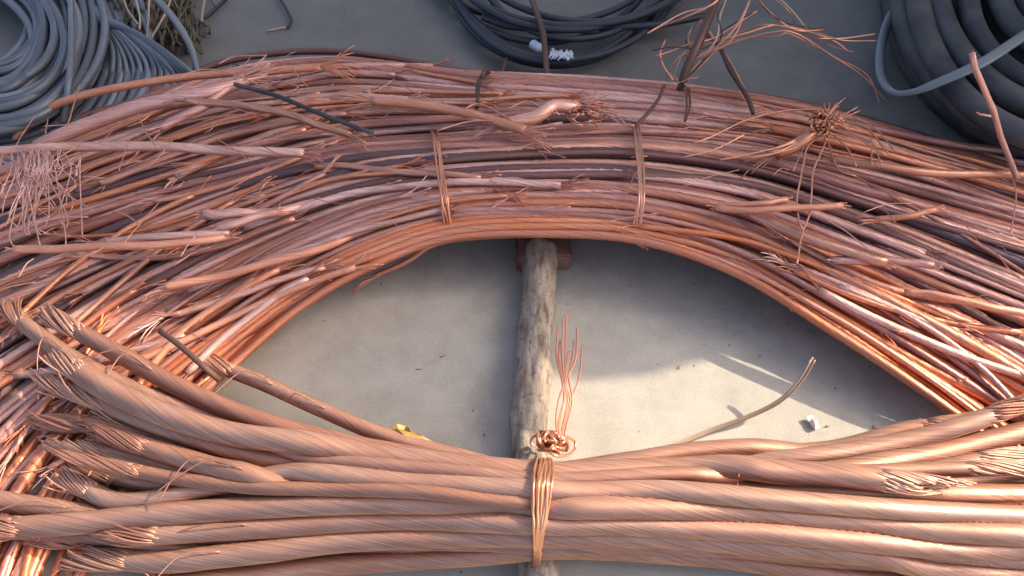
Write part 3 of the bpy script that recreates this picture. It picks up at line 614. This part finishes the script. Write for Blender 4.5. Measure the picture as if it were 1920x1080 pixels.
# stray hair wires over the copper
HR = empty('stray_wires', tuple(at(300, 300, .1)))
tag(HR, 'scattered hair-thin copper wires lying loose over the arches', 'stray wires')
for pts in [[(258, 213), (272, 245), (292, 275)], [(545, 120), (560, 145), (577, 163)], [(45, 330), (90, 345), (150, 380), (175, 395)], [(210, 395), (240, 405), (262, 422)], [(330, 150), (370, 132), (420, 134), (500, 165)], [(520, 150), (550, 160), (570, 160)],
            [(1900, 335), (1905, 370), (1895, 440)], [(1280, 295), (1340, 280), (1400, 250)], [(830, 190), (845, 210)], [(410, 120), (440, 106), (500, 104)], [(20, 300), (60, 330), (100, 390)], [(1600, 220), (1640, 240), (1680, 285)], [(150, 160), (140, 190), (130, 225), (120, 245)]]:
    wire('wire', pts, .0011, M_wire, z=.14, parent=HR)
for i in range(140):
    x, y = random.uniform(-20, 1900), random.uniform(140, 600)
    if (y > 230+max(0, x-1300)*.2 or 400 < x < 1300) and y < 430+abs(x-1000)*.12 and (y < 420 or x < 350 or x > 1650):
        a = random.gauss((x-1000)*.0004, .5); l = random.uniform(20, 110)
        wire('wire', [(x, y), (x+l*.5*math.cos(a), y+l*.5*math.sin(a)+random.gauss(0, 5)), (x+l*math.cos(a), y+l*math.sin(a))], random.uniform(.0005, .0009), random.choice((M_wire, M_pink)), z=.134, parent=HR)
# the bent wire on the sunlit concrete
W = spline(px([(1524, 672, .075), (1500, 712, .055), (1460, 752, .035), (1400, 782, .018), (1330, 808, .008), (1262, 836, .012), (1200, 856, .02)], 0), 60)
mb = MB()
for k in range(3):
    off = np.array([math.sin(k*2.1)*.0018, math.cos(k*2.1)*.0018, math.cos(k*2.1)*.001])
    sp_ = np.linspace(2.5, 1, 60)[:, None] if k else np.ones((60, 1))
    mb.tube(W+off*.7*sp_, .0015, sides=7, step=.006)
tag(mb.build('copper_wire', M_tan), 'pale bent wire on the sunlit concrete inside the arch, casting a shadow', 'wire')
# ------------------------------------------------------------------ grey coils, top left
def ring(root, cx, cy, rx, ry, a0, a1, z0, z1, r, mat, name='wire_turn', n=22, lob=0, wob=4):
    P = []
    ph = random.random()*6
    for k in range(n):
        a = a0+(a1-a0)*k/(n-1)
        w_ = wob*math.sin(a*2.3+ph)
        P.append(at(cx+(rx+w_)*math.cos(a), cy+(ry+w_*.7)*math.sin(a), z0+(z1-z0)*k/(n-1)+.003*math.sin(a*3+ph)))
    mb = MB(); mb.tube(spline(P, 80), r, sides=9, step=.012)
    return mb.build(name, mat, root)
g1 = empty('grey_wire_coil', tuple(at(-20, 110, 0)))
tag(g1, 'large coil of pale grey wire in the far left corner with dark hollow centre', 'wire coil')
for i in range(39):
    f = (i % 13)/12; lay = i//13
    rx = 78+f*118+random.uniform(-9, 9)
    ring(g1, -22+f*8+random.uniform(-11, 11), 55+f*14+random.uniform(-10, 10), rx, rx*.86+6, R(-110), R(125), .02+lay*.022+f*.01+(1-abs(2*f-1))*.02, .03+lay*.022+(1-abs(2*f-1))*.02, .0078, M_grey, wob=9)
g2 = empty('grey_wire_coil', tuple(at(160, 170, 0)))
tag(g2, 'looser grey wire coil leaning behind and right of the large one, under the copper', 'wire coil')
for i in range(20):
    f = (i % 10)/9; lay = i//10
    rx = 195+f*75+random.uniform(-6, 6)
    ring(g2, -10+f*22+random.uniform(-5, 5), 92+f*6, rx, rx*.83, R(-60), R(95), .01+lay*.02, .012+lay*.02, .0078, M_grey, wob=9)
for i in range(13):
    y0 = 62+i*6
    mb = MB(); e = 300+i*7
    mb.tube(spline(px([(150+i*3, -20+i*5, .075), (176+i*7+random.uniform(-5, 5), 30+i*3, .07), (203+i*12+random.uniform(-6, 6), 78+i*4, .055), (212+i*13, 128+i*2, .035), (200+i*13+random.uniform(-6, 6), 190, .014)], 0), 40), random.uniform(.0055, .0075), sides=8, step=.012)
    mb.build('wire_turn', M_grey, g2)
wire('grey_wire', [(275, -20, .10), (310, 15, .10), (340, 55, .08), (360, 95, .05), (370, 135, .03)], .0065, M_pale, 'single pale grey wire arching right of the grey coils', 'wire')
wire('grey_tie', [(132, -20, .11), (134, 60, .115), (133, 120, .11), (126, 180, .09), (118, 230, .05)], .0055, M_grey, 'grey binding wire hanging down over the large grey coil', 'wire')
wire('black_wire', [(430, -8, .01), (395, 25, .01), (372, 42, .01), (366, 65, .01), (350, 100, .008)], .004, M_black, 'thin black wire lying curved right of the brown litter', 'wire')
wire('black_wire', [(520, -10, .01), (536, 15, .01), (546, 38, .008), (540, 52, .006)], .003, M_black, 'short black wire scrap on the concrete top left of centre', 'wire')
wire('straw', [(500, 58), (520, 54), (538, 51)], .002, M_straw, 'short pale straw beside the black wire scrap', 'straw', z=.004)
# brown dry litter beyond the grey coils
LT = empty('dry_litter', tuple(at(300, 20, 0)))
tag(LT, 'heap of dry brown stalks and wire scraps beyond the grey coils', 'litter')
mb = MB()
for i in range(260):
    x, y = random.gauss(290, 55), random.uniform(-60, 62); 
    if x > 385 or x < 190: continue
    a = random.uniform(.9, 2.2); l = random.uniform(20, 60)
    mb.tube(spline([at(x, y, random.uniform(.004, .05)), at(x+l*.5*math.cos(a)+random.gauss(0, 5), y+l*.5*math.sin(a), random.uniform(.01, .05)), at(x+l*math.cos(a), y+l*math.sin(a), random.uniform(.003, .03))], 8), random.uniform(.001, .0035), sides=5, step=.015)
tag(mb.build('stalks', M_litter, LT), kind='stuff')
for pts in [[(255, 0), (262, 30), (262, 55)], [(280, -5), (278, 40), (276, 72)], [(232, 0), (240, 20), (258, 45)], [(320, 0), (310, 25), (285, 70)], [(385, -5), (380, 20), (378, 40)]]:
    wire('stalk', pts, .0022, M_straw, z=.055, parent=LT)
# ------------------------------------------------------------------ black coil, top middle
bc = empty('black_cable_coil', tuple(at(1045, 20, 0)))
tag(bc, 'loose coil of thin shiny black cable on the concrete beyond the arches', 'cable coil')
for (cx, cy, rx, ry, a0, a1, z) in [(1045, -70, 205, 196, -10, 190, .012), (1062, -74, 222, 186, 0, 175, .03), (1025, -96, 205, 178, 0, 180, .02), (1080, -110, 190, 186, 5, 185, .036), (1010, -120, 250, 162, 0, 180, .022), (1070, -105, 262, 150, 0, 180, .05),
                                    (1045, -70, 196, 188, 20, 185, .03), (1100, -150, 260, 190, 40, 180, .045), (1060, -140, 240, 200, 20, 160, .05)]:
    ring(bc, cx, cy, rx, ry, R(a0), R(a1), z, z+.01, .0066, M_black, 'cable_turn', n=26, wob=5)
wire('cable_turn', [(905, 32), (960, 50), (1060, 54), (1160, 50), (1240, 45), (1330, 28)], .0072, M_black, z=.04, parent=bc)
wire('cable_turn', [(840, -20), (880, 30), (930, 75), (990, 105), (1040, 118)], .0085, M_black, z=.035, parent=bc)
for (x0, y0, x1, y1) in [(1078, 53, 1122, 52), (998, 82, 1014, 92)]:
    wire('tape', [(x0, y0), ((x0+x1)/2, (y0+y1)/2+.5), (x1, y1)], .0088, M_tag, z=.041, parent=bc)
mb = MB()
for i in range(16):
    x = 1032+i*2.6; mb.tube(spline([at(x, 96+random.gauss(0, 2), .05), at(x+random.gauss(0, 4), 102, .056), at(x+random.gauss(0, 6), 110+random.gauss(0, 2), .05)], 6), .0022, sides=5, step=.006)
mb.build('tape', M_tag, bc)
# ------------------------------------------------------------------ thick black coil, top right
tcx = empty('thick_cable_coil', tuple(at(1950, 60, 0)))
tag(tcx, 'heavy coil of thick dull black cable in the far right corner', 'cable coil')
for lay in range(4):
    for i in range(6):
        rx = 345-i*52-lay*7+random.uniform(-5, 5)
        ring(tcx, 2010+lay*8, -25-lay*3+random.uniform(-3, 3), rx, rx*.93, R(60), R(235), .023+lay*.038, .023+lay*.040, random.uniform(.017, .0215), M_thick, 'cable_turn', n=22, wob=7)
mb = MB()
mb.tube(spline(px([(1700, -10, .05), (1668, 35, .045), (1652, 90, .05), (1652, 140, .06), (1672, 172, .10), (1712, 172, .13), (1770, 150, .16), (1840, 118, .185), (1900, 80, .19), (1990, 20, .19)], 0), 60), .0062, sides=8, step=.008, flat=.7)
tag(mb.build('strap', M_pale), 'pale flat strap looped over the thick black coil', 'strap')
# ------------------------------------------------------------------ scraps
def scrap(name, pts, z, mat, label, cat, crumple=.004, th=.0008):
    bm = bmesh.new(); ctr = np.mean([at(x, y, z) for x, y in pts], axis=0)
    top = []
    P = [at(x, y, z)-ctr for x, y in pts]
    n = len(P); c = bm.verts.new((0, 0, crumple*1.5)); ring1 = [bm.verts.new(tuple(p*.55+np.array([0, 0, random.uniform(0, crumple*1.6)]))) for p in P]; ring2 = [bm.verts.new(tuple(p+np.array([0, 0, random.uniform(-crumple*.2, crumple)]))) for p in P]
    for i in range(n):
        j = (i+1) % n; bm.faces.new([c, ring1[i], ring1[j]]); bm.faces.new([ring1[i], ring2[i], ring2[j], ring1[j]])
    bmesh.ops.recalc_face_normals(bm, faces=bm.faces)
    bmesh.ops.solidify(bm, geom=bm.faces[:], thickness=th)
    me = bpy.data.meshes.new(name); bm.to_mesh(me); bm.free(); me.materials.append(mat)
    o = bpy.data.objects.new(name, me); S.collection.objects.link(o); o.location = ctr
    return tag(o, label, cat)
scrap('leaf', [(726, 806), (745, 797), (762, 799), (772, 808), (788, 819), (808, 828), (825, 838), (795, 844), (745, 826)], .06, M_leaf, 'dry yellow leaf lying beside the lower bundle left of the pole', 'leaf', .006)
scrap('white_sliver', [(1700, 682), (1722, 683), (1745, 692), (1752, 699), (1725, 694)], .003, M_white, 'small white sliver under the right arm, larger one', 'paper scrap', .002)  # small flat off-white pieces under the right arm
scrap('white_sliver', [(1632, 658), (1650, 662), (1672, 671), (1660, 671), (1640, 665)], .003, M_white, 'thin white sliver left of the larger one', 'paper scrap', .001)
scrap('plastic_scrap', [(1512, 784), (1522, 781), (1530, 790), (1536, 802), (1528, 806), (1520, 798)], .004, M_white, 'pale crumpled plastic scrap on the sunlit concrete', 'plastic scrap', .004)
loose('cut_strand', [(1378, 878, .118), (1386, 886, .120), (1387, 898, .120), (1380, 910, .117)], .0011, M_rust, 'tiny curled orange wire lying on the lower bundle right of its tie', 'wire', lobes=4, ends=(0, 0))
# copper clippings and small chips on the floor of the opening
mb = MB()
for i in range(16):
    x, y = random.uniform(520, 1750), random.uniform(480, 840); a = random.uniform(0, 6.28); l = random.uniform(4, 11)
    mb.tube(spline([at(x, y, .0016), at(x+l*.5*math.cos(a)+random.gauss(0, 1.5), y+l*.4*math.sin(a)+random.gauss(0, 1.5), .0025), at(x+l*math.cos(a), y+l*.8*math.sin(a), .0016)], 6), random.uniform(.0004, .0009), sides=5, step=.003)
tag(mb.build('clippings', M_tan), 'tiny copper wire clippings scattered on the concrete inside the arch', 'clippings', kind='stuff')
# fine debris on the floor
mb = MB()
for i in range(260):
    x, y = random.uniform(-100, 2000), random.uniform(-40, 1100); p = at(x, y, .0)
    s = random.uniform(.0005, .0016); V = [p+np.array([random.uniform(-s, s), random.uniform(-s, s), 0]) for _ in range(3)]+[p+np.array([0, 0, s])]
    mb.poly(V, [(0, 1, 3), (1, 2, 3), (2, 0, 3), (0, 2, 1)])
tag(mb.build('grit', M_litter), 'scattered dark grit and crumbs over the concrete floor', 'grit', kind='stuff')
